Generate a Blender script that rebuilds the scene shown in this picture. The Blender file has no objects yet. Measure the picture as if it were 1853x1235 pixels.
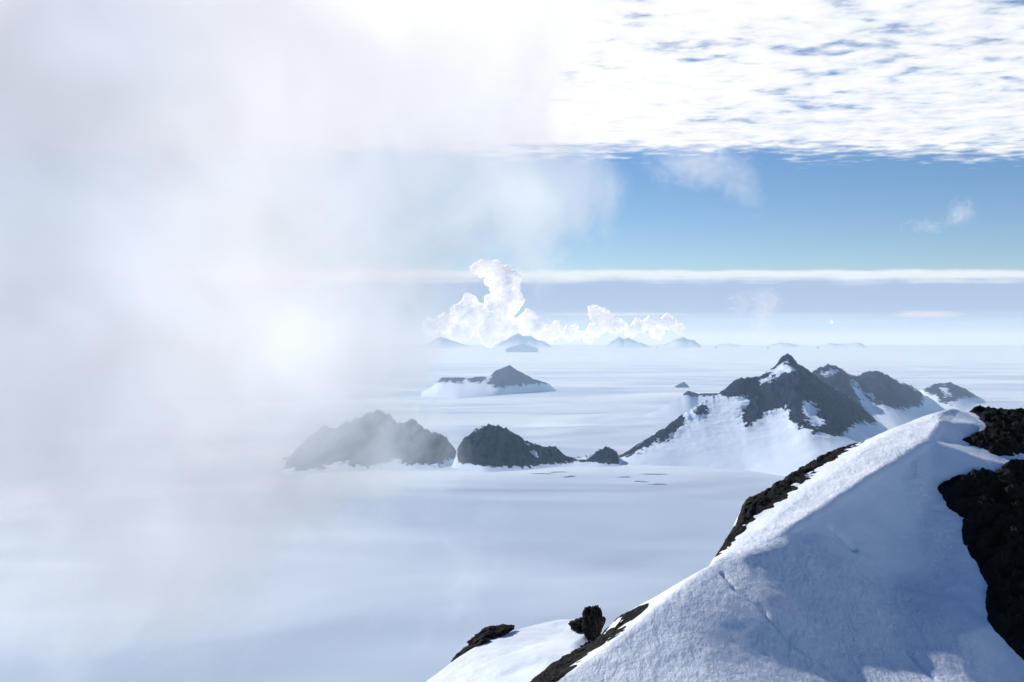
import bpy, math, random
import numpy as np
from mathutils import Vector
from mathutils.geometry import delaunay_2d_cdt
R=math.radians
C=bpy.context.scene.collection
vs_=bpy.context.scene.view_settings; vs_.view_transform='Standard'; vs_.look='None'; vs_.exposure=0; vs_.gamma=1
F=1987.0; CX=926.5; CY=621.0; H=500.0
SUN_AZ=-44.0; SUN_EL=33.5
rng=np.random.RandomState(7); random.seed(7)

# ------------------------------------------------------------ numpy noise
_perm=rng.permutation(256); _perm=np.concatenate([_perm,_perm,_perm])
_g=rng.normal(size=(256,3)); _g/=np.linalg.norm(_g,axis=1)[:,None]
def pn(x,y,z):
    x,y,z=np.broadcast_arrays(np.asarray(x,float),np.asarray(y,float),np.asarray(z,float))
    xi=np.floor(x).astype(int); yi=np.floor(y).astype(int); zi=np.floor(z).astype(int)
    xf=x-xi; yf=y-yi; zf=z-zi; xi&=255; yi&=255; zi&=255
    u=xf**3*(xf*(xf*6-15)+10); v=yf**3*(yf*(yf*6-15)+10); w=zf**3*(zf*(zf*6-15)+10)
    def g(a,b,c):
        h=_perm[_perm[_perm[(xi+a)&255]+((yi+b)&255)]+((zi+c)&255)]
        q=_g[h]; return q[...,0]*(xf-a)+q[...,1]*(yf-b)+q[...,2]*(zf-c)
    l=lambda a,b,t:a+(b-a)*t
    return l(l(l(g(0,0,0),g(1,0,0),u),l(g(0,1,0),g(1,1,0),u),v),l(l(g(0,0,1),g(1,0,1),u),l(g(0,1,1),g(1,1,1),u),v),w)
def fbm(x,y,z,o=5,gain=.5):
    s=0;a=1.0
    for i in range(o):
        s=s+a*pn(x*2.03**i+i*7.3,y*2.03**i+i*3.1,z*2.03**i); a*=gain
    return s
def ridged(x,y,z,o=5,gain=.5):
    s=0;a=1.0
    for i in range(o):
        s=s+a*(1-2*np.abs(pn(x*2.03**i+i*7.3,y*2.03**i+i*3.1,z*2.03**i))*1.6); a*=gain
    return s*.5
def unp(px,py,d): return np.array([(px-CX)/F*d,d,H-(py-CY)/F*d])
def proj(x,y,z):
    yy=np.maximum(y,1.0); return CX+F*x/yy, CY-F*(z-H)/yy
def sdpoly(u,v,poly):
    P=np.array([q[:2] for q in poly],float); n=len(P); best=np.full(u.shape,1e9); inside=np.zeros(u.shape,bool)
    for i in range(n):
        a=P[i]; b=P[(i+1)%n]; e=b-a
        t=np.clip(((u-a[0])*e[0]+(v-a[1])*e[1])/(e@e+1e-9),0,1)
        best=np.minimum(best,(u-a[0]-t*e[0])**2+(v-a[1]-t*e[1])**2)
        c=((a[1]>v)!=(b[1]>v)); xx=(b[0]-a[0])*(v-a[1])/((b[1]-a[1])+1e-12)+a[0]
        inside^=(c&(u<xx))
    return np.where(inside,1,-1)*np.sqrt(best)
def dline(u,v,pts):
    P=np.array([q[:2] for q in pts],float); best=np.full(u.shape,1e9)
    for i in range(len(P)-1):
        a=P[i]; e=P[i+1]-a
        t=np.clip(((u-a[0])*e[0]+(v-a[1])*e[1])/(e@e+1e-9),0,1)
        best=np.minimum(best,(u-a[0]-t*e[0])**2+(v-a[1]-t*e[1])**2)
    return np.sqrt(best)

# ------------------------------------------------------------ object helpers
def tag(o,label=None,cat=None,group=None,kind=None):
    if label: o['label']=label
    if cat: o['category']=cat
    if group: o['group']=group
    if kind: o['kind']=kind
    return o
def mesh_obj(name,verts,faces,mat,smooth=True,origin=None,attr=None,parent=None):
    verts=np.asarray(verts,float)
    if origin is None: origin=np.zeros(3)
    origin=np.asarray(origin,float)
    me=bpy.data.meshes.new(name)
    me.from_pydata((verts-origin).tolist(),[],faces if isinstance(faces,list) else faces.tolist())
    me.update()
    if smooth: me.polygons.foreach_set('use_smooth',[True]*len(me.polygons))
    if attr:
        for k,a in attr.items():
            at=me.attributes.new(k,'FLOAT','POINT'); at.data.foreach_set('value',np.asarray(a,np.float32))
    me.materials.append(mat)
    o=bpy.data.objects.new(name,me); o.location=origin.tolist(); C.objects.link(o)
    if parent: o.parent=parent
    return o
def grid_faces(nx,ny,mask=None):
    i,j=np.meshgrid(np.arange(nx-1),np.arange(ny-1),indexing='ij')
    a=(i*ny+j).ravel(); f=np.stack([a,a+ny,a+ny+1,a+1],1)
    if mask is not None: f=f[mask[f].any(axis=1)]
    return f

# ------------------------------------------------------------ node helpers
class S:
    def __init__(s,nt,sock): s.nt=nt; s.k=sock
    def _m(s,op,*a,clamp=False):
        n=s.nt.nodes.new('ShaderNodeMath'); n.operation=op; n.use_clamp=clamp
        for i,q in enumerate((s,)+a):
            if isinstance(q,S): s.nt.links.new(q.k,n.inputs[i])
            else: n.inputs[i].default_value=q
        return S(s.nt,n.outputs[0])
    def __add__(s,o): return s._m('ADD',o)
    __radd__=__add__
    def __mul__(s,o): return s._m('MULTIPLY',o)
    __rmul__=__mul__
    def __sub__(s,o): return s._m('SUBTRACT',o)
    def __rsub__(s,o): return (s*-1.0)+o
    def __truediv__(s,o): return s._m('DIVIDE',o)
    def clamp(s): return s._m('ADD',0.0,clamp=True)
    def abs(s): return s._m('ABSOLUTE')
    def max(s,o): return s._m('MAXIMUM',o)
    def min(s,o): return s._m('MINIMUM',o)
    def smooth(s,a,b):
        n=s.nt.nodes.new('ShaderNodeMapRange'); n.interpolation_type='SMOOTHSTEP'
        s.nt.links.new(s.k,n.inputs['Value'])
        for nm,v in (('From Min',a),('From Max',b)): n.inputs[nm].default_value=v
        return S(s.nt,n.outputs[0])
def xyz(nt,vec):
    n=nt.nodes.new('ShaderNodeSeparateXYZ'); nt.links.new(vec,n.inputs[0]); return [S(nt,n.outputs[i]) for i in range(3)]
def comb(nt,x,y,z):
    n=nt.nodes.new('ShaderNodeCombineXYZ')
    for i,q in enumerate((x,y,z)):
        if isinstance(q,S): nt.links.new(q.k,n.inputs[i])
        else: n.inputs[i].default_value=q
    return n.outputs[0]
def noise(nt,vec,scale,detail=5,rough=.5,dist=0.0):
    n=nt.nodes.new('ShaderNodeTexNoise'); n.inputs['Scale'].default_value=scale; n.inputs['Detail'].default_value=detail
    n.inputs['Roughness'].default_value=rough; n.inputs['Distortion'].default_value=dist
    nt.links.new(vec,n.inputs['Vector']); return S(nt,n.outputs[0])
def mapping(nt,vec,scale,rot=(0,0,0),loc=(0,0,0)):
    n=nt.nodes.new('ShaderNodeMapping'); n.inputs['Scale'].default_value=scale; n.inputs['Rotation'].default_value=rot; n.inputs['Location'].default_value=loc
    nt.links.new(vec,n.inputs[0]); return n.outputs[0]
def mixc(nt,f,a,b):
    n=nt.nodes.new('ShaderNodeMix'); n.data_type='RGBA'
    if isinstance(f,S): nt.links.new(f.k,n.inputs[0])
    else: n.inputs[0].default_value=f
    for i,q in ((6,a),(7,b)):
        if isinstance(q,(tuple,list)): n.inputs[i].default_value=(*q,1)
        else: nt.links.new(q,n.inputs[i])
    return n.outputs[2]
def newmat(name):
    m=bpy.data.materials.new(name); m.use_nodes=True; nt=m.node_tree; nt.nodes.clear()
    out=nt.nodes.new('ShaderNodeOutputMaterial'); return m,nt,out
def pos(nt): return nt.nodes.new('ShaderNodeNewGeometry').outputs['Position']
def bump(nt,h,dist,strength=1.0,normal=None):
    n=nt.nodes.new('ShaderNodeBump'); n.inputs['Distance'].default_value=dist; n.inputs['Strength'].default_value=strength
    nt.links.new(h.k,n.inputs['Height'])
    if normal: nt.links.new(normal,n.inputs['Normal'])
    return n.outputs[0]
def bsdf(nt,out,col,rough=.7,normal=None,spec=.3):
    b=nt.nodes.new('ShaderNodeBsdfPrincipled'); b.inputs['Roughness'].default_value=rough
    b.inputs['Specular IOR Level'].default_value=spec
    if isinstance(col,(tuple,list)): b.inputs['Base Color'].default_value=(*col,1)
    else: nt.links.new(col,b.inputs['Base Color'])
    if normal: nt.links.new(normal,b.inputs['Normal'])
    nt.links.new(b.outputs[0],out.inputs['Surface']); return b

# ------------------------------------------------------------ materials
SNOW=(.70,.79,.90)
def mat_plain():
    m,nt,out=newmat('plain_snow'); p=pos(nt)
    a=noise(nt,mapping(nt,p,(1/1500,1/1100,1/1000),(0,0,R(34))),1,2,.45,.5)
    b=noise(nt,mapping(nt,p,(1/460,1/300,1/100),(0,0,R(42))),1,3,.45,.4)
    n1=bump(nt,a,140.0); n2=bump(nt,b,3.2,1,n1)
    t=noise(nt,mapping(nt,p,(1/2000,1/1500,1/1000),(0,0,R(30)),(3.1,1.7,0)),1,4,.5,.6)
    bsdf(nt,out,mixc(nt,t.smooth(.36,.64),(.46,.545,.655),(.69,.755,.825)),.7,n2,.1); return m  # snow tone variation, darkened and blued to paint in cloud shadow
def mat_mtn():
    m,nt,out=newmat('mountain_rock_and_snow'); p=pos(nt)
    at=nt.nodes.new('ShaderNodeAttribute'); at.attribute_name='rock'; r=S(nt,at.outputs['Fac'])
    n=noise(nt,mapping(nt,p,(1/50,1/50,1/95),(0,R(12),0)),1,6,.6)
    n3=noise(nt,mapping(nt,p,(1/16,1/30,1/60),(0,R(-20),0)),1,4,.6)
    f=(r+(n-.5)*1.5+(n3-.5)*.6).smooth(.46,.54)
    rk=mixc(nt,n3.smooth(.3,.7),(.004,.010,.034),(.017,.030,.074))
    bm=noise(nt,mapping(nt,p,(1/38,1/38,1/55)),1,7,.7)
    nn=bump(nt,bm*f,30.0,1.0)
    sn=noise(nt,mapping(nt,p,(1/120,1/120,1/200)),1,3,.5)
    nn=bump(nt,sn,9.0,.6,nn)
    bsdf(nt,out,mixc(nt,f,SNOW,rk),.85,nn,.05); return m
def mat_fsnow():
    m,nt,out=newmat('wind_packed_snow'); p=pos(nt)
    a=noise(nt,mapping(nt,p,(1.3,.8,1.0),(0,0,R(52))),1,7,.66,.1)
    b=noise(nt,p,.16,4,.5,.4)
    c=noise(nt,mapping(nt,p,(.32,.2,.3),(0,0,R(25))),1,4,.55,.3)
    at=nt.nodes.new('ShaderNodeAttribute'); at.attribute_name='rough'; r=S(nt,at.outputs['Fac'])
    n1=bump(nt,b,.4); n2=bump(nt,(a*.30+c*.42)*(r*.92+.08),1.0,1.0,n1)
    bsdf(nt,out,mixc(nt,b.smooth(.3,.7),(.78,.83,.90),(.84,.87,.92)),.6,n2,.2); return m
def mat_frock():
    m,nt,out=newmat('dark_volcanic_rock'); p=pos(nt)
    a=noise(nt,p,1.6,8,.65); b=noise(nt,p,.35,4,.5); c=noise(nt,p,6,4,.6)
    col=mixc(nt,b.smooth(.35,.65),(.006,.0058,.0055),(.018,.0155,.013))
    col=mixc(nt,c.smooth(.62,.74),col,(.045,.040,.035))
    nn=bump(nt,a+c*.25,.7)
    bsdf(nt,out,col,.85,nn,.2); return m
def mat_cloudsurf(name,emit=.3,hs=1/2500):
    m,nt,out=newmat(name); p=pos(nt)
    n=noise(nt,p,hs,3,.5); nn=bump(nt,n,500,.4)
    d=nt.nodes.new('ShaderNodeBsdfDiffuse'); d.inputs[0].default_value=(.92,.90,.90,1); nt.links.new(nn,d.inputs['Normal'])
    e=nt.nodes.new('ShaderNodeEmission'); e.inputs[0].default_value=(1,.96,.97,1)
    v=noise(nt,p,1/1800,4,.55); e.inputs[1].default_value=emit; nt.links.new((v.smooth(.3,.7)*.34+(emit-.17)).k,e.inputs[1])  # uneven self-glow painted in for sunlight scattered inside the cloud
    a=nt.nodes.new('ShaderNodeAddShader'); nt.links.new(d.outputs[0],a.inputs[0]); nt.links.new(e.outputs[0],a.inputs[1])
    nt.links.new(a.outputs[0],out.inputs['Surface']); return m
def set_step(m,v):
    for tgt in (m,m.cycles):
        try: tgt.volume_step_rate=v
        except Exception: pass
def volume_out(nt,out,dens,emit,col=(.97,.98,1),aniso=.35,ecol=(.86,.91,1.0)):
    sc=nt.nodes.new('ShaderNodeVolumeScatter'); sc.inputs['Color'].default_value=(*col,1); sc.inputs['Anisotropy'].default_value=aniso
    nt.links.new(dens.k,sc.inputs['Density'])
    e=nt.nodes.new('ShaderNodeEmission')
    if isinstance(ecol,tuple): e.inputs[0].default_value=(*ecol,1)
    else: nt.links.new(ecol,e.inputs[0])
    nt.links.new((dens*emit).k,e.inputs[1])  # emission stands in for light scattered many times inside the volume
    a=nt.nodes.new('ShaderNodeAddShader'); nt.links.new(sc.outputs[0],a.inputs[0]); nt.links.new(e.outputs[0],a.inputs[1])
    nt.links.new(a.outputs[0],out.inputs['Volume'])
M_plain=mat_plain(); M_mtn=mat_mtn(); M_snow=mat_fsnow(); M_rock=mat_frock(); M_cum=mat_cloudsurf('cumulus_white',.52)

# ------------------------------------------------------------ world sky
w=bpy.data.worlds.new('World'); bpy.context.scene.world=w; w.use_nodes=True; nt=w.node_tree; nt.nodes.clear()
wo=nt.nodes.new('ShaderNodeOutputWorld'); bg=nt.nodes.new('ShaderNodeBackground'); nt.links.new(bg.outputs[0],wo.inputs[0])
sky=nt.nodes.new('ShaderNodeTexSky'); sky.sky_type='NISHITA'; sky.sun_disc=False
sky.sun_elevation=R(SUN_EL); sky.sun_rotation=R(SUN_AZ); sky.altitude=1500; sky.air_density=1.0; sky.dust_density=.2; sky.ozone_density=2.5
tc=nt.nodes.new('ShaderNodeTexCoord'); gx,gy,gz=xyz(nt,tc.outputs['Generated'])
ya=gy.max(.02); zz=gz.max(.004)
py=(zz/ya)*F
PX=gx/zz; PY=ya/zz
pl=comb(nt,PX,PY,0.0)
n1=noise(nt,mapping(nt,pl,(.9,1.05,1),(0,0,R(-8))),6.5,4,.5,.25)
n2=noise(nt,pl,1.3,4,.55,.2)
n3=noise(nt,mapping(nt,pl,(.9,1,1),(0,0,R(-14))),14,3,.5,.25)
edge=(py+(n2-.5)*50+(n1-.5)*80+(n3-.5)*30).smooth(328,370)*(1.0-(gz+(n2-.5)*.2).smooth(.36,.52))*gy.smooth(.0,.2)
side=(gx/ya)
lift=(.34-side).max(0.0)*.34
gap=n1*.7+n3*.3+(n2-.5)*.6+lift
dens_d=(gap+(.10-(py-356).max(0.0)*.0008).max(0.0)).smooth(.26,.50)
deck=edge*dens_d
shade=(n1*.6+n3*.4+(n2-.5)*.45+lift*1.5).smooth(.32,.64)
deckcol=mixc(nt,shade,(.70,.79,.93),(1.0,1.01,1.03))
hz=comb(nt,side*3.0,PY*.02,0.0)
m1=noise(nt,hz,9,5,.6); m2=noise(nt,comb(nt,side*2,py*.05,0.0),3,4,.5)
m3=noise(nt,comb(nt,side,py*.012,0.0),7,5,.6)
band=(1.0-(py+(m1-.5)*12+(m3-.5)*10).smooth(127,135))
bright=(py+(m1-.5)*20+(m3-.5)*26).smooth(104,124)
bandcol=mixc(nt,bright,mixc(nt,(py+(m2-.5)*30).smooth(34,66),(.54,.71,.92),(.42,.54,.77)),(.86,.91,.97))
bandcol=mixc(nt,py.smooth(28,2),bandcol,(.64,.79,.95))
hsv=nt.nodes.new('ShaderNodeHueSaturation'); hsv.inputs['Hue'].default_value=.508; hsv.inputs['Saturation'].default_value=1.2; hsv.inputs['Value'].default_value=.102; nt.links.new(sky.outputs[0],hsv.inputs['Color'])
c1=mixc(nt,band*.92*gy.smooth(-.1,.3),hsv.outputs[0],bandcol)
c2=mixc(nt,deck,c1,deckcol)
nt.links.new(c2,bg.inputs[0]); bg.inputs[1].default_value=1.0

# ------------------------------------------------------------ sun, camera
sd=bpy.data.lights.new('sun','SUN'); sd.energy=4.2; sd.angle=R(.5); sd.color=(1,.975,.93)
so=bpy.data.objects.new('sun',sd); C.objects.link(so)
dirv=Vector((math.sin(R(SUN_AZ))*math.cos(R(SUN_EL)),math.cos(R(SUN_AZ))*math.cos(R(SUN_EL)),math.sin(R(SUN_EL))))
so.rotation_euler=dirv.to_track_quat('Z','Y').to_euler(); so.location=(0,0,900)
cd=bpy.data.cameras.new('camera'); cam=bpy.data.objects.new('camera',cd); C.objects.link(cam)
cam.location=(0,0,H); cam.rotation_euler=(R(90),0,0); cd.sensor_width=36; cd.lens=36*F/1853; cd.shift_y=3.5/1853
cd.clip_start=1; cd.clip_end=600000; bpy.context.scene.camera=cam

# ------------------------------------------------------------ snow plain
xs=np.concatenate([-np.geomspace(300000,500,24),np.linspace(-400,400,5),np.geomspace(500,300000,24)])
ys=np.concatenate([[-20000,-5000],np.linspace(-1000,4000,11),np.geomspace(5000,330000,30)])
X,Y=np.meshgrid(xs,ys,indexing='ij')
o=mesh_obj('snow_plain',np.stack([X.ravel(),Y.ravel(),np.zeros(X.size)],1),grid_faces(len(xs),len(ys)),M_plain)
tag(o,'vast flat white snow plain reaching to the horizon','snow plain',kind='structure')

# ------------------------------------------------------------ mountains
def mountain(name,label,ridge,base,rocks=(),holes=(),ns=260,nt_=90,jag=2.0,p=1.25,amp=.16,L=160.,backw=None,allrock=None,seed=0,soft=10.,jf=14.,snamp=.10):
    Rg=np.array(ridge,float); B=np.array([(b[0],b[1],(b[2] if len(b)>2 else F*H/(b[1]-CY))) for b in base],float)
    px=np.linspace(Rg[0,0],Rg[-1,0],ns); q=(px-px[0])/(px[-1]-px[0])
    rpy=np.interp(px,Rg[:,0],Rg[:,1]); rd=np.interp(px,Rg[:,0],Rg[:,2])
    kk=np.ones(9)/9; rps=np.convolve(np.pad(rpy,4,mode='edge'),kk,'valid')
    endf=np.clip(np.minimum(q,1-q)*14,0,1)
    sc=rd/F
    jg=jag*endf*(ridged(px/jf+seed,0*px+seed,0,5,.6)-.35)*1.5*sc
    bpy_=np.interp(px,B[:,0],B[:,1]); bd=np.interp(px,B[:,0],B[:,2]); bd=np.minimum(bd,rd-6*sc)
    kb=max(3,ns//12)|1; kw=np.hanning(kb+2)[1:-1]; kw/=kw.sum(); bd=np.convolve(np.pad(bd,kb//2,mode='edge'),kw,'valid')
    rz=np.maximum(H-(rps-CY)/F*rd,-1.5); jg=jg+(rps-rpy)*sc
    bz=np.full(ns,-2.0); bz=np.minimum(bz,rz-.5)
    bw=backw if backw else np.maximum((rd-bd),150)*1.2
    t=np.concatenate([-np.linspace(1,0,nt_//3,endpoint=False),np.linspace(0,1,nt_)**1.15])
    T,Q=np.meshgrid(t,np.arange(ns)); T=T.astype(float)
    tp=np.clip(T,0,1); tn=np.clip(-T,0,1)
    D=np.where(T>=0,rd[Q]+(bd-rd)[Q]*tp,rd[Q]+(bw if np.isscalar(bw) else bw[Q])*tn)
    hgt=(rz-bz)[Q]
    Z=np.where(T>=0,bz[Q]+hgt*(1-tp)**p,-2+(rz+2)[Q]*(1-tn)**1.2)
    Z=Z+jg[Q]*np.exp(-np.abs(T)/.06)*np.clip(1-np.abs(T),0,1)
    Xx=(px[Q]-CX)/F*rd[Q]*(.35)+(px[Q]-CX)/F*D*.65
    def rockmask(u,v):
        if allrock is not None: return np.full(u.shape,allrock)
        sgn=np.full(u.shape,-1e3)
        for P in rocks: sgn=np.maximum(sgn,sdpoly(u,v,P))
        for P in holes: sgn=np.minimum(sgn,-sdpoly(u,v,P))
        return np.clip(.5+sgn/soft*.5,-.3,1.5)
    u,v=proj(Xx,D,Z); rk0=np.clip(rockmask(u,v),0,1)
    wgt=(1-np.abs(T))*np.clip(np.abs(T)*6,0,1)*(np.maximum(hgt,0)/ max(hgt.max(),1))**.5*(snamp+(1-snamp)*rk0)
    XS=Xx+.45*(D-rd[Q])
    rn=ridged(XS/L+seed,D/(L*1.3),seed*1.3,6,.6)
    Z=Z+wgt*amp*hgt.max()*(rn-.45)
    D=D-wgt*amp*hgt.max()*.9*fbm(Xx/(L*.6)+9+seed,Z/(L*1.2),seed,5,.6)
    u,v=proj(Xx,D,Z); rk=rockmask(u,v)
    V=np.stack([Xx.ravel(),D.ravel(),Z.ravel()],1)
    org=[V[:,0].mean(),V[:,1].mean(),0]
    f=grid_faces(ns,len(t))
    o=mesh_obj(name,V,f,M_mtn,origin=org,attr={'rock':rk.ravel()})
    tag(o,label,'mountain',kind='structure'); return o

mountain('rocky_mountain','tallest dark rocky mountain with pointed summit and broad snow face on its left',
 [(1112,836,4700),(1160,803,4750),(1200,777,4800),(1240,748,4870),(1270,730,4920),(1300,713,4980),(1318,698,5020),(1335,686,5050),(1372,683,5150),(1390,672,5200),(1403,664,5220),(1412,649,5250),(1425,641,5270),(1436,649,5280),(1444,658,5290),(1458,668,5320),(1480,684,5420),(1500,698,5600),(1545,732,6000),(1585,762,6350),(1612,776,6600)],
 [(1112,840),(1150,843),(1230,844),(1330,852),(1400,868),(1480,885),(1612,898)],
 rocks=[[(1295,716),(1300,708),(1335,680),(1375,678),(1390,666),(1412,640),(1430,636),(1475,672),(1520,705),(1590,760),(1583,764),(1540,768),(1535,785),(1505,788),(1475,782),(1448,776),(1428,756),(1425,735),(1398,738),(1372,760),(1352,772),(1340,752),(1360,724),(1345,718)],
        [(1110,830),(1160,797),(1235,742),(1243,757),(1222,785),(1205,800),(1190,797),(1150,822),(1125,828)],
        [(1255,745),(1270,735),(1278,740),(1262,752)],[(1520,700),(1560,728),(1590,765),(1540,768)]],
 holes=[[(1372,690),(1398,668),(1414,656),(1432,662),(1438,670),(1412,676),(1396,690),(1376,698)],[(1452,730),(1466,726),(1480,742),(1492,765),(1484,776),(1466,768),(1456,752)]],
 ns=460,nt_=170,jag=3.0,p=1.06,amp=.28,L=170,seed=1.3,soft=13,snamp=.12)
mountain('rocky_mountain','twin rounded dark rock peaks right behind the tallest summit',
 [(1440,720,6600),(1465,680,6700),(1480,668,6750),(1500,661,6850),(1520,667,7000),(1535,678,7150),(1550,682,7300),(1570,674,7400),(1585,673,7450),(1605,680,7600),(1625,692,7800),(1650,700,8100),(1665,712,8250),(1700,732,8600)],
 [(1440,810),(1570,800),(1600,790),(1665,765),(1700,748)],
 rocks=[[(1462,684),(1480,664),(1500,655),(1520,662),(1540,676),(1552,690),(1560,712),(1580,728),(1610,738),(1640,741),(1668,732),(1672,712),(1630,690),(1590,666),(1565,670),(1545,682),(1556,720),(1570,748),(1560,770),(1480,720)]],
 holes=[[(1484,676),(1505,668),(1515,672),(1498,682)],[(1540,690),(1552,690),(1556,712),(1580,738),(1572,750),(1556,728)],[(1572,715),(1582,718),(1594,730),(1584,730)]],
 ns=300,nt_=110,jag=3.2,p=1.3,amp=.26,L=170,seed=4.1,soft=11)
mountain('rocky_mountain','low rock hill streaked with snow at the right end of the range',
 [(1630,735,9000),(1662,710,9100),(1690,696,9100),(1720,693,9100),(1745,704,9200),(1765,716,9300),(1785,726,9350)],
 [(1630,748),(1700,748),(1785,730)],
 rocks=[[(1672,706),(1690,692),(1720,689),(1770,715),(1768,720),(1738,720),(1722,730),(1704,730),(1694,716),(1680,712)]],
 holes=[[(1700,704),(1712,700),(1722,716),(1710,716)]],ns=160,nt_=70,jag=1.8,p=1.4,amp=.16,L=180,seed=6.2)
mountain('rocky_mountain','low snowy ridge with small dark crest left of the tallest mountain',
 [(1165,752,7500),(1200,738,7550),(1232,717,7600),(1245,708,7600),(1262,713,7600),(1295,712,7500),(1330,718,7500),(1370,730,7500)],
 [(1165,756),(1230,757),(1370,757)],rocks=[[(1234,716),(1245,704),(1262,709),(1298,708),(1296,716),(1262,718),(1248,716)]],
 ns=140,nt_=50,jag=1.,p=1.3,amp=.1,L=150,seed=2.2,soft=5)
mountain('rocky_mountain','broad jagged dark ridge half hidden in the drifting fog',
 [(500,852,4700),(530,824,4760),(548,804,4800),(575,780,4900),(590,773,4900),(603,783,4900),(620,770,4900),(640,762,4900),(670,751,4900),(690,745,4900),(708,757,4900),(722,771,4880),(745,763,4850),(762,771,4800),(775,785,4780),(790,788,4750),(808,797,4700),(822,812,4650),(832,828,4600)],
 [(500,856),(540,862),(600,858),(700,852),(760,852),(800,850),(832,838)],
 rocks=[[(500,845),(560,765),(690,735),(770,762),(828,805),(826,828),(800,830),(797,842),(770,838),(745,842),(715,832),(690,840),(640,842),(610,834),(585,848),(540,850)]],
 ns=420,nt_=100,jag=7.5,p=1.15,amp=.42,L=85,seed=3.3,soft=13,jf=22)
mountain('rocky_mountain','dark domed rock hill with long low tail between the foggy ridge and the snow face',
 [(818,838,4600),(828,812,4620),(838,797,4640),(852,785,4660),(868,774,4680),(885,771,4680),(905,774,4670),(922,780,4650),(940,792,4630),(950,798,4620),(965,806,4610),(990,812,4610),(1005,810,4610),(1015,822,4610),(1036,832,4600),(1055,828,4600),(1070,826,4600),(1085,814,4600),(1102,811,4600),(1116,818,4600),(1124,838,4580)],
 [(818,848),(880,856),(950,852),(1000,846),(1124,845)],
 rocks=[[(826,815),(838,790),(885,765),(925,775),(1010,806),(1034,830),(1064,832),(1072,820),(1102,806),(1122,820),(1120,840),(1090,838),(1068,834),(1045,836),(1000,838),(965,842),(930,848),(880,846),(850,840),(828,838)]],
 holes=[[(950,800),(958,803),(975,828),(968,830)]],ns=360,nt_=90,jag=5.0,p=1.1,amp=.38,L=60,seed=5.7,soft=8)
mountain('rocky_mountain','distant two part peak with dark pyramid and long snow cliff, alone on the plain',
 [(762,713,10900),(785,698,11000),(800,684,11200),(820,684,11200),(845,685,11200),(870,682,11200),(884,683,11200),(897,672,11300),(910,667,11300),(922,661,11300),(935,670,11300),(950,678,11300),(965,686,11350),(992,695,11450),(1005,705,11600)],
 [(762,718),(830,722),(900,716),(950,710),(1005,706)],
 rocks=[[(790,692),(800,680),(884,679),(870,694),(850,691),(830,694),(812,690)],[(880,694),(898,668),(922,656),(996,693),(960,695),(935,698),(912,700),(896,700)]],
 holes=[[(838,686),(846,686),(850,696),(842,696)]],
 ns=240,nt_=70,jag=1.4,p=.9,amp=.16,L=220,seed=7.7,soft=7)
mountain('rocky_mountain','tiny dark nunatak on the plain left of the tallest mountain',
 [(1222,699,12400),(1232,694,12400),(1238,691,12400),(1246,699,12400)],[(1222,702),(1246,702)],allrock=1.0,ns=30,nt_=16,jag=.5,L=100,seed=8,amp=.1)
for nm,rd in (('far snowy peak under the left end of the cumulus bank',[(765,628),(778,621),(790,613),(797,610),(806,613),(818,616),(832,622),(852,628)]),
              ('far pointed snowy peak below the tall cumulus tower',[(895,628),(905,621),(918,615),(928,608),(937,604),(948,609),(960,609),(970,615),(985,619),(998,627)]),
              ('far blue peak below the second cumulus puff',[(1098,628),(1106,620),(1114,614),(1121,611),(1128,615),(1137,612),(1150,618),(1160,621),(1175,628)]),
              ('far blue peak below the right cumulus puff',[(1190,627),(1210,622),(1222,615),(1236,611),(1244,615),(1256,617),(1268,626)]),
              ('far low blue peak beneath the small single puff',[(1480,627),(1495,623),(1505,622),(1515,624),(1530,623),(1548,620),(1558,622),(1566,627)]),
              ('far low blue ridge left of centre horizon gap',[(1295,627),(1320,622),(1340,627)]),
              ('faint far peak behind the tallest summit',[(1390,627),(1410,621),(1425,621),(1445,627)])):
    mountain('distant_mountain',nm,[(a,b,100000.) for a,b in rd],[(rd[0][0],630.5,98000.),(rd[-1][0],630.5,98000.)],
      rocks=[[(a,b-1) for a,b in rd]+[(rd[-1][0]-12,rd[0][1]-6),(rd[len(rd)//2+1][0],rd[0][1]-11),(rd[len(rd)//2][0],rd[0][1]-7),(rd[len(rd)//2-1][0],rd[0][1]-12)]],
      ns=120,nt_=30,jag=1.6,p=1.2,amp=.3,L=1200,seed=rd[0][0]*.01,soft=14)
mountain('distant_mountain','small dark low hill before the far peaks below the cumulus tower',[(915,632,60000.),(928,628,60000.),(938,625,60000.),(945,622,60000.),(953,625,60000.),(962,627,60000.),(974,631,60000.)],[(915,637.5,58500.),(974,637.5,58500.)],allrock=.9,ns=60,nt_=20,jag=.8,L=900,seed=11,amp=.1)

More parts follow.
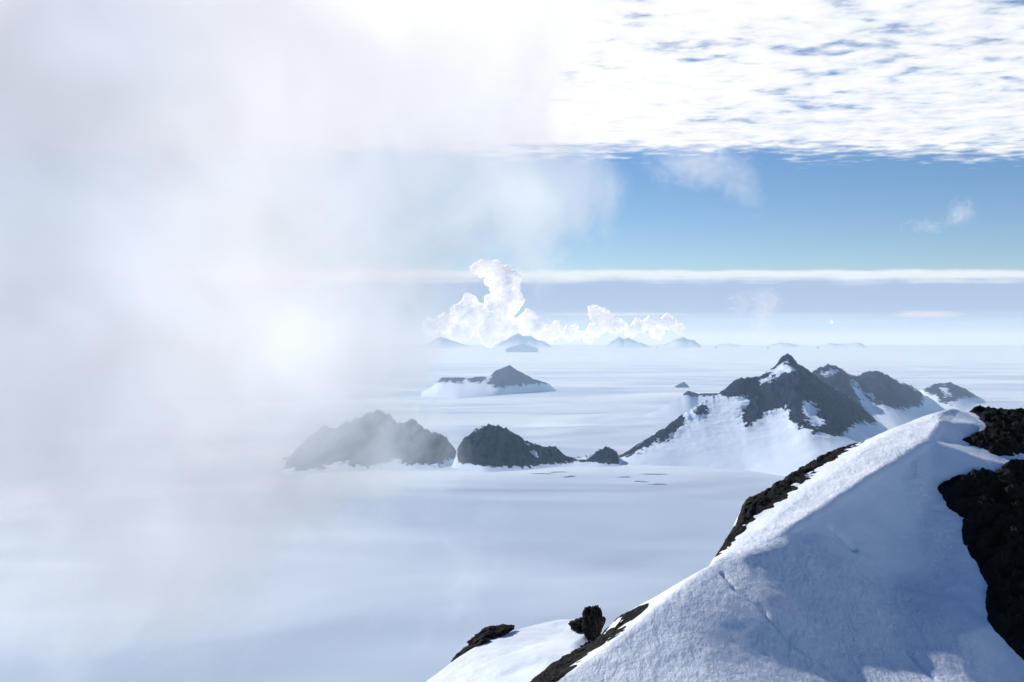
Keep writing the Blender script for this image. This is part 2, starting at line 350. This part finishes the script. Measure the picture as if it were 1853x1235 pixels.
# ------------------------------------------------------------ foreground ridge (height field over control points)
def tri_interp(ctrl,segs):
    P=np.array(ctrl,float)
    vs,es,fs,ov,oe,of=delaunay_2d_cdt([Vector(p[:2]) for p in ctrl],segs,[],0,1e-6)
    vv=np.array([list(v) for v in vs]); zz_=np.zeros(len(vv))
    for i,ol in enumerate(ov):
        if ol: zz_[i]=P[ol[0],2]
        else: zz_[i]=P[np.argmin(((P[:,:2]-vv[i])**2).sum(1)),2]
    tris=[f for f in fs]
    def ev(x,y):
        out=np.full(x.shape,-500.)
        for f in tris:
            a,b,c=vv[f[0]],vv[f[1]],vv[f[2]]
            det=(b[1]-c[1])*(a[0]-c[0])+(c[0]-b[0])*(a[1]-c[1])
            if abs(det)<1e-9: continue
            lo=np.minimum(np.minimum(a,b),c)-.01; hi=np.maximum(np.maximum(a,b),c)+.01
            m=(x>=lo[0])&(x<=hi[0])&(y>=lo[1])&(y<=hi[1])
            if not m.any(): continue
            xs_,ys_=x[m],y[m]
            l1=((b[1]-c[1])*(xs_-c[0])+(c[0]-b[0])*(ys_-c[1]))/det
            l2=((c[1]-a[1])*(xs_-c[0])+(a[0]-c[0])*(ys_-c[1]))/det
            l3=1-l1-l2
            ok=(l1>=-1e-6)&(l2>=-1e-6)&(l3>=-1e-6)
            tmp=out[m]; tmp[ok]=(l1*zz_[f[0]]+l2*zz_[f[1]]+l3*zz_[f[2]])[ok]; out[m]=tmp
        return out
    return ev
def rel(pts): return [tuple(unp(*p)-np.array([0,0,H])) for p in pts]
O=[(1722,738,137),(1690,746,136),(1640,768,133),(1560,812,126),(1480,868,120),(1400,932,112),(1330,988,104),(1285,1020,98),(1180,1103,91),(1090,1175,87.5),(990,1238,84),(880,1330,80)]
K=[(1704,762,131),(1680,797,125),(1600,846,118.5),(1500,910,112.5),(1420,962,106),(1340,1006,100),(1285,1020,98)]
RL=[(1610,779,134),(1565,797,131),(1490,825,129),(1440,855,125),(1390,887,121),(1347,908,117),(1337,948,112),(1295,1003,104)]
RL2=[(1165,1098,94),(1110,1124,95),(1080,1160,94.5),(1020,1195,92.5),(965,1237,90),(860,1325,86)]
G=[(1780,768,134),(1740,744,139),(1800,746,141),(1853,750,143),(1990,775,148),(1745,800,129),(1790,835,124),(1853,828,127),(1990,850,130),
   (1700,880,120.5),(1853,850,125),(1760,900,119),(1600,940,114.9),(1540,1000,108.6),(1600,1060,107.8),(1680,1045,111),(1650,960,115.3),(1742,950,116),(1770,1050,109.5),
   (1430,985,103.8),(1400,1080,94.6),(1500,1150,94.5),(1250,1150,88),(1620,1180,96),(1720,1150,100),(1150,1235,83.5),(1300,1235,83),(1500,1235,88),(1620,1235,91),(1750,1235,94),
   (1800,1130,104),(1853,1190,101),(1853,1240,98.5),(1960,1100,107),(1960,1240,100),(1900,960,116),
   (1000,1400,72),(1250,1400,72),(1500,1400,75),(1750,1400,78),(2050,1400,86)]
c1_=rel(O)+rel(K[:-1])+rel(RL)+rel(RL2)+rel(G)
nO=len(O); nK=len(K)-1
segs=[(i,i+1) for i in range(nO-1)]+[(nO+i,nO+i+1) for i in range(nK-1)]+[(nO+nK-1,7)]
b0=nO+nK; segs+=[(b0+i,b0+i+1) for i in range(len(RL)-1)]; b1=b0+len(RL); segs+=[(b1+i,b1+i+1) for i in range(len(RL2)-1)]
drop=[]
for x,y,z in rel(RL): drop.append((x-7,y+14,z-26))
for x,y,z in rel(RL2): drop.append((x-9,y+10,z-24))
for p in ((1285,1020,98),(1230,1062,94.5)):
    x,y,z=rel([p])[0]; drop.append((x-9,y+14,z-26))
drop+=[(45,156,-30),(58,160,-30),(75,165,-30),(100,170,-35)]
ring=[(-350,-50,-500),(-300,300,-500),(0,480,-500),(250,520,-500),(520,380,-500),(560,-250,-500),(-300,-350,-500),(0,-120,-90),(5,25,-50),(60,40,-40),(85,90,-34),(105,130,-28)]
ev1=tri_interp(c1_+drop+ring,segs)
SP=[(765,1237,112),(800,1208,114),(830,1186,115),(865,1166,117),(900,1152,118),(935,1138,119.5),(970,1128,121),(1010,1121,122),(1045,1120,121),(1078,1136,117)]
SG=[(700,1300,108),(760,1320,100),(880,1235,107),(900,1190,112),(980,1160,115),(1040,1165,112),(1000,1190,109),(960,1180,111),(1030,1215,105),(960,1235,103.5),(900,1320,97),(1000,1320,95)]
c2_=rel(SP)+rel(SG)
d2=[(x-5,y+12,z-18) for x,y,z in rel(SP)]+[(-25,90,-60),(-30,120,-60),(20,118,-45),(22,100,-45),(-5,70,-50),(10,75,-50)]
ev2=tri_interp(c2_+d2,[(i,i+1) for i in range(len(SP)-1)])
def ring_offs(rs,n): return [(0,0)]+[(r*math.cos(a+r),r*math.sin(a+r)) for r in rs for a in np.arange(0,6.28,6.2832/n)]
FACE=K+[(1250,1060),(1000,1300),(1790,1300),(1760,1100),(1690,960),(1690,860)]
def surf(x,y,smooth=True):
    z=0; offs=ring_offs((.22,.45),6) if smooth else [(0,0)]
    for a,b in offs: z=z+np.maximum(ev1(x+a,y+b),ev2(x+a,y+b))
    z=z/len(offs)
    if not smooth: return z
    nr=(x>2)&(x<60)&(y>76)&(y<130)
    if nr.any():
        xx,yy=x[nr],y[nr]; zb=0; of=ring_offs((.8,1.6,2.4),8)
        for a,b in of: zb=zb+ev1(xx+a,yy+b)
        zb=zb/len(of)
        u,v=proj(xx,yy,z[nr]+H)
        wt=np.clip((sdpoly(u,v,FACE)-8)/45,0,1); wt=wt*wt*(3-2*wt)
        z=z.copy(); z[nr]=z[nr]*(1-wt)+zb*wt
    return z
xd=np.arange(-16,74,.2); yd=np.arange(68,156,.2)
gx_=np.concatenate([-np.geomspace(340,17,24),xd,np.geomspace(74.5,540,24)])
gy_=np.concatenate([np.linspace(-330,60,18),np.linspace(62,67.8,8),yd,np.geomspace(156.5,510,24)])
X,Y=np.meshgrid(gx_,gy_,indexing='ij'); Z=surf(X,Y)
near=(X>-16)&(X<74)&(Y>68)&(Y<156)
Z=Z+np.where(near,.18*fbm(X/11,Y/9,.3,3)+.09*fbm(X/2.6+Y*.15,Y/1.8,2.3,4),0)
u,v=proj(X,Y,Z+H)
for ln,dep,wd in (([(1308,1040),(1330,1065),(1372,1095),(1400,1130),(1440,1170),(1485,1200),(1525,1235)],.26,3.2),([(1505,955),(1525,972),(1545,992)],.6,4),([(1640,1180),(1660,1205),(1690,1228)],.2,3.5),([(1440,1000),(1470,1075),(1560,1090),(1640,1085)],.06,9)):
    du=dline(u+4*fbm(X/1.2,Y/1.2,5,2),v+4*fbm(X/1.2,Y/1.2,8,2),ln); Z=Z-np.where(near,dep*np.exp(-(du/wd)**2),0)
rough=np.clip(.5+sdpoly(u,v,[(1260,1030),(1400,975),(1560,1000),(1620,1060),(1690,1040),(1760,1160),(1790,1260),(950,1260)])/50,0.12,1)
rough=np.maximum(rough,np.clip(.45+sdpoly(u,v,[(1640,870),(1660,840),(1720,920),(1750,1060),(1700,1080),(1660,940)])/30,0,.8))
rough=np.maximum(rough,np.clip(.6+sdpoly(u,v,O[:8]+K[::-1])/30,0,.8))
o=mesh_obj('snow_ridge',np.stack([X.ravel(),Y.ravel(),Z.ravel()+H],1),grid_faces(*X.shape),M_snow,attr={'rough':rough.ravel()})
tag(o,'near snow covered ridge rising to a rounded crest in the lower right','snow ridge',kind='structure')

def outcrop(name,label,poly,amp=.9,lift=.45,sc=2.6,step=.16,seed=0):
    q=np.array(poly,float)
    xd_=np.arange(-14,72,step); yd_=np.arange(80,153,step)
    X,Y=np.meshgrid(xd_,yd_,indexing='ij')
    Z0=surf(X,Y,False); u,v=proj(X,Y,Z0+H)
    m=(u>q[:,0].min()-25)&(u<q[:,0].max()+25)&(v>q[:,1].min()-25)&(v<q[:,1].max()+25)
    ii=np.where(m.any(1))[0]; jj=np.where(m.any(0))[0]
    X=X[ii[0]:ii[-1]+1,jj[0]:jj[-1]+1]; Y=Y[ii[0]:ii[-1]+1,jj[0]:jj[-1]+1]
    Z0=surf(X,Y); u,v=proj(X,Y,Z0+H)
    sdm=sdpoly(u+6*fbm(X/1.5,Y/1.5,seed+3,3),v+6*fbm(X/1.5,Y/1.5,seed+6,3),poly)*Y/F
    w_=np.clip(sdm/1.0,-1,1)
    r=ridged(X/sc+seed,Y/sc,Z0/sc,6,.55)
    Zr=Z0+lift*w_+ (amp*(r-.25))*np.clip(sdm*1.2+.3,0,1)
    Xr=X+.5*fbm(X/1.1,Y/1.1,Z0/1.1+seed,3)*np.clip(sdm,0,1); Yr=Y+.5*fbm(X/1.1+5,Y/1.1,Z0/1.1+seed,3)*np.clip(sdm,0,1)
    msk=(sdm>-.7).ravel()
    f=grid_faces(*X.shape,mask=msk)
    used=np.unique(f); rm=-np.ones(X.size,int); rm[used]=np.arange(len(used))
    V=np.stack([Xr.ravel(),Yr.ravel(),Zr.ravel()+H],1)[used]
    o=mesh_obj(name,V,rm[f],M_rock,smooth=False,origin=[V[:,0].mean(),V[:,1].mean(),V[:,2].min()])
    tag(o,label,'rock'); return o
outcrop('rock_outcrop','long jagged dark rock band along the left edge of the near snow ridge',[(1570,795),(1490,820),(1440,850),(1390,882),(1345,904),(1332,948),(1288,1004),(1297,1002),(1341,970),(1364,936),(1414,903),(1464,864),(1515,828)],amp=.7,lift=.2,sc=1.8,seed=1)
outcrop('rock_outcrop','dark craggy rocks capping the ridge behind the snow crest at right edge',[(1735,738),(1853,742),(2000,760),(2000,828),(1853,822),(1805,826),(1778,812),(1742,797),(1790,775),(1770,755)],amp=1.1,lift=.35,seed=2)
outcrop('rock_outcrop','large black rock wall on the right side of the near snow face',[(1697,884),(1720,868),(1790,850),(1853,836),(2000,840),(2000,1210),(1853,1190),(1815,1150),(1790,1120),(1785,1060),(1765,1010),(1745,985),(1740,940),(1715,915)],amp=1.3,lift=.5,seed=3)
outcrop('rock_outcrop','narrow dark rock rib running down the lower left flank of the near ridge',[(1172,1096),(1110,1120),(1080,1156),(1020,1190),(955,1240),(995,1240),(1050,1190),(1100,1160),(1130,1135)],amp=.8,lift=.3,sc=1.8,seed=4)
def boulder(label,px,py,d,rx,rz,ry,seed,tilt=0.,na=.5):
    import bmesh
    bm=bmesh.new(); bmesh.ops.create_icosphere(bm,subdivisions=5,radius=1.0)
    V=np.array([v.co[:] for v in bm.verts]); fs=[[v.index for v in f.verts] for f in bm.faces]; bm.free()
    n=1+na*fbm(V[:,0]*1.5+seed,V[:,1]*1.5,V[:,2]*1.5,5,.6)
    V=V*n[:,None]*np.array([rx,ry,rz]); V[:,2]+=tilt*V[:,0]; c=unp(px,py,d)
    o=mesh_obj('boulder',V+c,fs,M_rock,smooth=False,origin=c-np.array([0,0,rz])); tag(o,label,'boulder'); return o
boulder('upright dark rock knob standing on the small lower snow shoulder',1072,1128,115,1.05,1.9,1.4,2.0)
boulder('small dark rock beside the upright knob, half sunk in snow',1052,1132,117,1.1,.7,1.2,7.0)
boulder('dark pointed rock at the left edge of the lower snow shoulder',886,1154,119,2.2,1.0,1.5,4.4,.3)
boulder('low dark rock just left of the pointed one, sloping down the shoulder',850,1177,117.5,1.9,.6,1.4,9.4,.65)

# ------------------------------------------------------------ crevasses
def lump(name,label,cat,px,py,wpx,hpx,mat,seed,grp=None):
    d=F*H/(py-CY); wx=wpx/F*d/2; dep=hpx/F*d*d/H/2
    n=60; a=np.linspace(0,2*np.pi,n,endpoint=False)
    rr=np.maximum(.2,1+1.3*fbm(np.cos(a)*2.2+seed,np.sin(a)*2.2,seed,4,.6))
    c=np.array([(px-CX)/F*d,d,0.])
    ringv=np.stack([np.cos(a)*rr*wx,np.sin(a)*rr*dep+.8*dep*np.sin(np.cos(a)*2.5+seed),np.zeros(n)],1); mid=ringv*.5; mid[:,2]=1.5+1.0*fbm(mid[:,0]/12,mid[:,1]/40,seed,3)
    ringv[:,2]=-1
    V=np.concatenate([ringv,mid,[[0,0,2.5]]]); fs=[[i,(i+1)%n,n+(i+1)%n,n+i] for i in range(n)]+[[n+i,n+(i+1)%n,2*n] for i in range(n)]
    o=mesh_obj(name,V+c,fs,mat,origin=c); tag(o,label,cat,grp); return o
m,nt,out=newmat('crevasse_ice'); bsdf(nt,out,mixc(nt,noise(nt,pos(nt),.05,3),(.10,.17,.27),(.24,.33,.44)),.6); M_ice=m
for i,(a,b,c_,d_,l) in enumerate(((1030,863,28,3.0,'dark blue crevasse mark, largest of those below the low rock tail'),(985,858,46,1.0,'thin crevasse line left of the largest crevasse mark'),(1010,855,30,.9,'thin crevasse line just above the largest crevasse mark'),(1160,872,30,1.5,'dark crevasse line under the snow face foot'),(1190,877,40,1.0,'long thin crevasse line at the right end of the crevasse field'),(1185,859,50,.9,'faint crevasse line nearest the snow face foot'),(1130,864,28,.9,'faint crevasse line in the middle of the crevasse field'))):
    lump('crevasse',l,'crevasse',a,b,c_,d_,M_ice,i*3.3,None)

# ------------------------------------------------------------ cumulus clouds
def cumulus(label,blobs,d=106000.,seed=1,n=30,mat=None,vox=5.0):
    r_=random.Random(seed); import bmesh
    bm=bmesh.new(); s=d/F
    for (px,py,rp) in blobs:
        g=bmesh.ops.create_icosphere(bm,subdivisions=2,radius=rp*.75*s); bmesh.ops.translate(bm,verts=g['verts'],vec=Vector(unp(px,py,d)))
        for k in range(n):
            a=r_.uniform(0,6.28); rr=rp*r_.uniform(.16,.38)
            q=r_.uniform(.55,1.05)
            c=unp(px+math.cos(a)*q*rp*.85,py+math.sin(a)*q*rp*.8,d-r_.uniform(-.2,1)*rp*s*.8*(1.1-q))
            g=bmesh.ops.create_icosphere(bm,subdivisions=2,radius=rr*s)
            bmesh.ops.translate(bm,verts=g['verts'],vec=Vector(c))
    V=np.array([v.co[:] for v in bm.verts]); fs=[[v.index for v in f.verts] for f in bm.faces]; bm.free()
    org=[V[:,0].mean(),V[:,1].mean(),V[:,2].min()]
    o=mesh_obj('cumulus_cloud',V,fs,mat or M_cum,origin=org)
    m=o.modifiers.new('r','REMESH'); m.mode='VOXEL'; m.voxel_size=vox*s*.24; m.use_smooth_shade=True
    t=bpy.data.textures.new('puff','CLOUDS'); t.noise_scale=7*s; t.noise_depth=2
    dm=o.modifiers.new('d','DISPLACE'); dm.texture=t; dm.strength=6*s; dm.mid_level=.5; dm.texture_coords='LOCAL'
    sm=o.modifiers.new('s','SMOOTH'); sm.factor=.5; sm.iterations=2
    tag(o,label,'cloud'); return o
cumulus('tall leaning cumulus tower rising above the horizon clouds',[(866,486,14),(882,488,20),(902,498,26),(916,516,28),(918,538,29),(906,560,33),(892,582,36),(885,600,26),(930,600,22)],seed=2)
cumulus('ragged cumulus bank at the left foot of the tall cloud tower',[(780,592,16),(805,584,18),(832,566,20),(850,548,16),(860,580,28),(830,603,22),(795,612,14)],seed=3)
cumulus('low rounded cumulus bank right of the tall cloud tower',[(952,580,20),(972,592,20),(1002,600,18),(1035,603,16),(1065,609,12),(985,612,16)],seed=4)
cumulus('round topped cumulus puff standing second from the tower',[(1078,566,16),(1092,578,19),(1115,590,18),(1080,596,16)],seed=5)
cumulus('low flat cumulus puff at the right end of the cloud bank',[(1140,600,12),(1155,590,14),(1178,586,15),(1206,584,17),(1228,594,11),(1190,602,14)],seed=6)
cumulus('tiny white puff alone over the horizon',[(1506,583,4)],seed=7,n=8,vox=2)

# ------------------------------------------------------------ volumetric fog and wisps
def ellipsoids(name,lobes,mat,vox,grow=1.0,org=(0,0,0)):
    import bmesh
    bm=bmesh.new()
    for c,r in lobes:
        g=bmesh.ops.create_icosphere(bm,subdivisions=3,radius=1.0)
        for v in g['verts']: v.co=Vector((v.co.x*r[0]*grow+c[0],v.co.y*r[1]*grow+c[1],v.co.z*r[2]*grow+c[2]))
    V=np.array([v.co[:] for v in bm.verts]); fs=[[v.index for v in f.verts] for f in bm.faces]; bm.free()
    o=mesh_obj(name,V,fs,mat)
    if len(lobes)>1:
        m=o.modifiers.new('r','REMESH'); m.mode='VOXEL'; m.voxel_size=vox; m.use_smooth_shade=True
    return o
def lobe_density(nt,p,lobes,wts):
    tot=None
    for (c,r),wt in zip(lobes,wts):
        mp=mapping(nt,p,tuple(1/q for q in r),loc=tuple(-c[i]/r[i] for i in range(3)))
        g=nt.nodes.new('ShaderNodeTexGradient'); g.gradient_type='SPHERICAL'; nt.links.new(mp,g.inputs[0])
        q=S(nt,g.outputs['Fac'])*wt; tot=q if tot is None else tot+q
    return tot
fd=1000.; s=fd/F
FL=[((-60,240),(860,760),2.6),((440,200),(680,600),2.0),((400,560),(480,430),1.3),((40,600),(560,420),1.0),((640,620),(300,360),.8),((950,365),(240,170),1.6),((760,280),(380,290),1.15),((280,960),(740,520),1.25),((690,-20),(600,290),1.3),((520,830),(270,220),1.2),((1050,330),(120,90),.8)]
lobes=[]; wts=[]
for (c,r,wt) in FL:
    p_=unp(c[0],c[1],fd); lobes.append(((p_[0],fd,p_[2]),(r[0]*s,min(210.,max(90.,r[0]*s*.8)),r[1]*s))); wts.append(wt)
m,nt,out=newmat('fog_volume'); p=pos(nt)
nz=noise(nt,mapping(nt,p,(1,.2,.85),(R(8),R(38),R(6)),(2.2,0,.7)),1/72.,6,.64,.35)
nb=noise(nt,mapping(nt,p,(1,.35,1),(R(-12),R(-35),R(11)),(5,3,1)),1/200.,2,.5,.3)
den=lobe_density(nt,p,lobes,wts)
den=((den*.8+(nz-.5)*2.4+(nb-.5)*1.1-.22).max(0.0)).min(1.0)
gl=[]
for (c,r) in (((470,520),(330,460)),((960,360),(200,160)),((800,0),(600,300)),((600,280),(420,340))):
    p_=unp(c[0],c[1],fd); gl.append(((p_[0],fd,p_[2]),(r[0]*s,400.,r[1]*s)))
glow=lobe_density(nt,p,gl,[.9,.9,1.1,.4]).min(1.0)  # painted bright areas: extra fog emission here, no light source inside
volume_out(nt,out,den*den.smooth(0,.8)*.011,(glow*.20+.33+(nz-.5)*.55+(nb-.5)*.25).max(.08),aniso=.1,ecol=mixc(nt,glow,(.74,.91,1.16),(.90,.99,1.10)),col=(.84,.93,1))
set_step(m,.6)
fog=ellipsoids('fog_bank',lobes,m,20.)
tag(fog,'huge pale fog bank drifting across the left half of the view','fog')
def wisp(label,lb,d,dens,seed,nscale,emit=.5,ecol=(.92,.92,1),zs=1.3,nm='cloud_wisp',xs=1.0,dk=.7):
    s=d/F; L_=[];W=[]
    for (px,py,rx,ry,wt) in lb:
        c=unp(px,py,d); L_.append(((c[0],d,c[2]),(rx*s,max(rx,ry)*s*dk,ry*s))); W.append(wt)
    m,nt,out=newmat('wisp_volume'); p=pos(nt)
    nz=noise(nt,mapping(nt,p,(xs,1,zs),(0,0,0),(seed,seed*2,0)),1/(nscale*s),6,.62,1.2)
    den=((lobe_density(nt,p,L_,W)*1.1+(nz-.5)*2.2-.36).max(0.0)).min(1.0)
    volume_out(nt,out,den*(dens/s),emit,aniso=.4,ecol=ecol)  # wisps glow by themselves, in place of multiply scattered sunlight
    set_step(m,.8)
    o=ellipsoids(nm,L_,m,6*s); tag(o,label,'cloud')
wisp('ragged lilac cloud wisp in the blue gap right of the fog',[(1230,300,100,60,.9),(1310,305,90,70,1),(1355,350,50,60,.7)],6000,.012,3,40,.34)
wisp('small thin cloud shred in the blue sky at far right',[(1740,385,42,40,1),(1680,412,55,24,.7)],6000,.026,11,22,.38)
wisp('faint upright wisp hanging above the tallest summit',[(1385,545,50,36,1.1),(1380,590,34,44,.9),(1330,550,36,36,.8)],9000,.018,17,25,.4)
wisp('thin pinkish cloud streak low over the horizon at right',[(1680,569,92,10,1.9)],36000,.016,21,30,.42,(1,.80,.74),1.5,'cloud_streak',.35,.4)
wisp('long faint cloud streak right of the tall cumulus tower',[(1110,569,190,6,1.6)],36000,.008,23,30,.40,(1,.88,.84),1.5,'cloud_streak',.35,.3)
# ------------------------------------------------------------ haze in the air over the plain
m,nt,out=newmat('air_haze')
sc=nt.nodes.new('ShaderNodeVolumeScatter'); sc.inputs['Color'].default_value=(.52,.74,1,1); sc.inputs['Density'].default_value=3.6e-5; sc.inputs['Anisotropy'].default_value=.2
em=nt.nodes.new('ShaderNodeEmission'); em.inputs[0].default_value=(.46,.68,1,1); em.inputs[1].default_value=3.6e-5*.46  # added blue glow, replaces multiple scattering that would brighten distant haze
ad=nt.nodes.new('ShaderNodeAddShader'); nt.links.new(sc.outputs[0],ad.inputs[0]); nt.links.new(em.outputs[0],ad.inputs[1]); nt.links.new(ad.outputs[0],out.inputs['Volume'])
V=[(x,y,z) for x in (-40000,40000) for y in (1700,32000) for z in (-40,760)]
o=mesh_obj('air_haze',V,[[0,1,3,2],[4,6,7,5],[0,4,5,1],[2,3,7,6],[0,2,6,4],[1,5,7,3]],m,smooth=False)
tag(o,'thin blue haze in the air over the far plain','haze',kind='structure')
print('DONE')
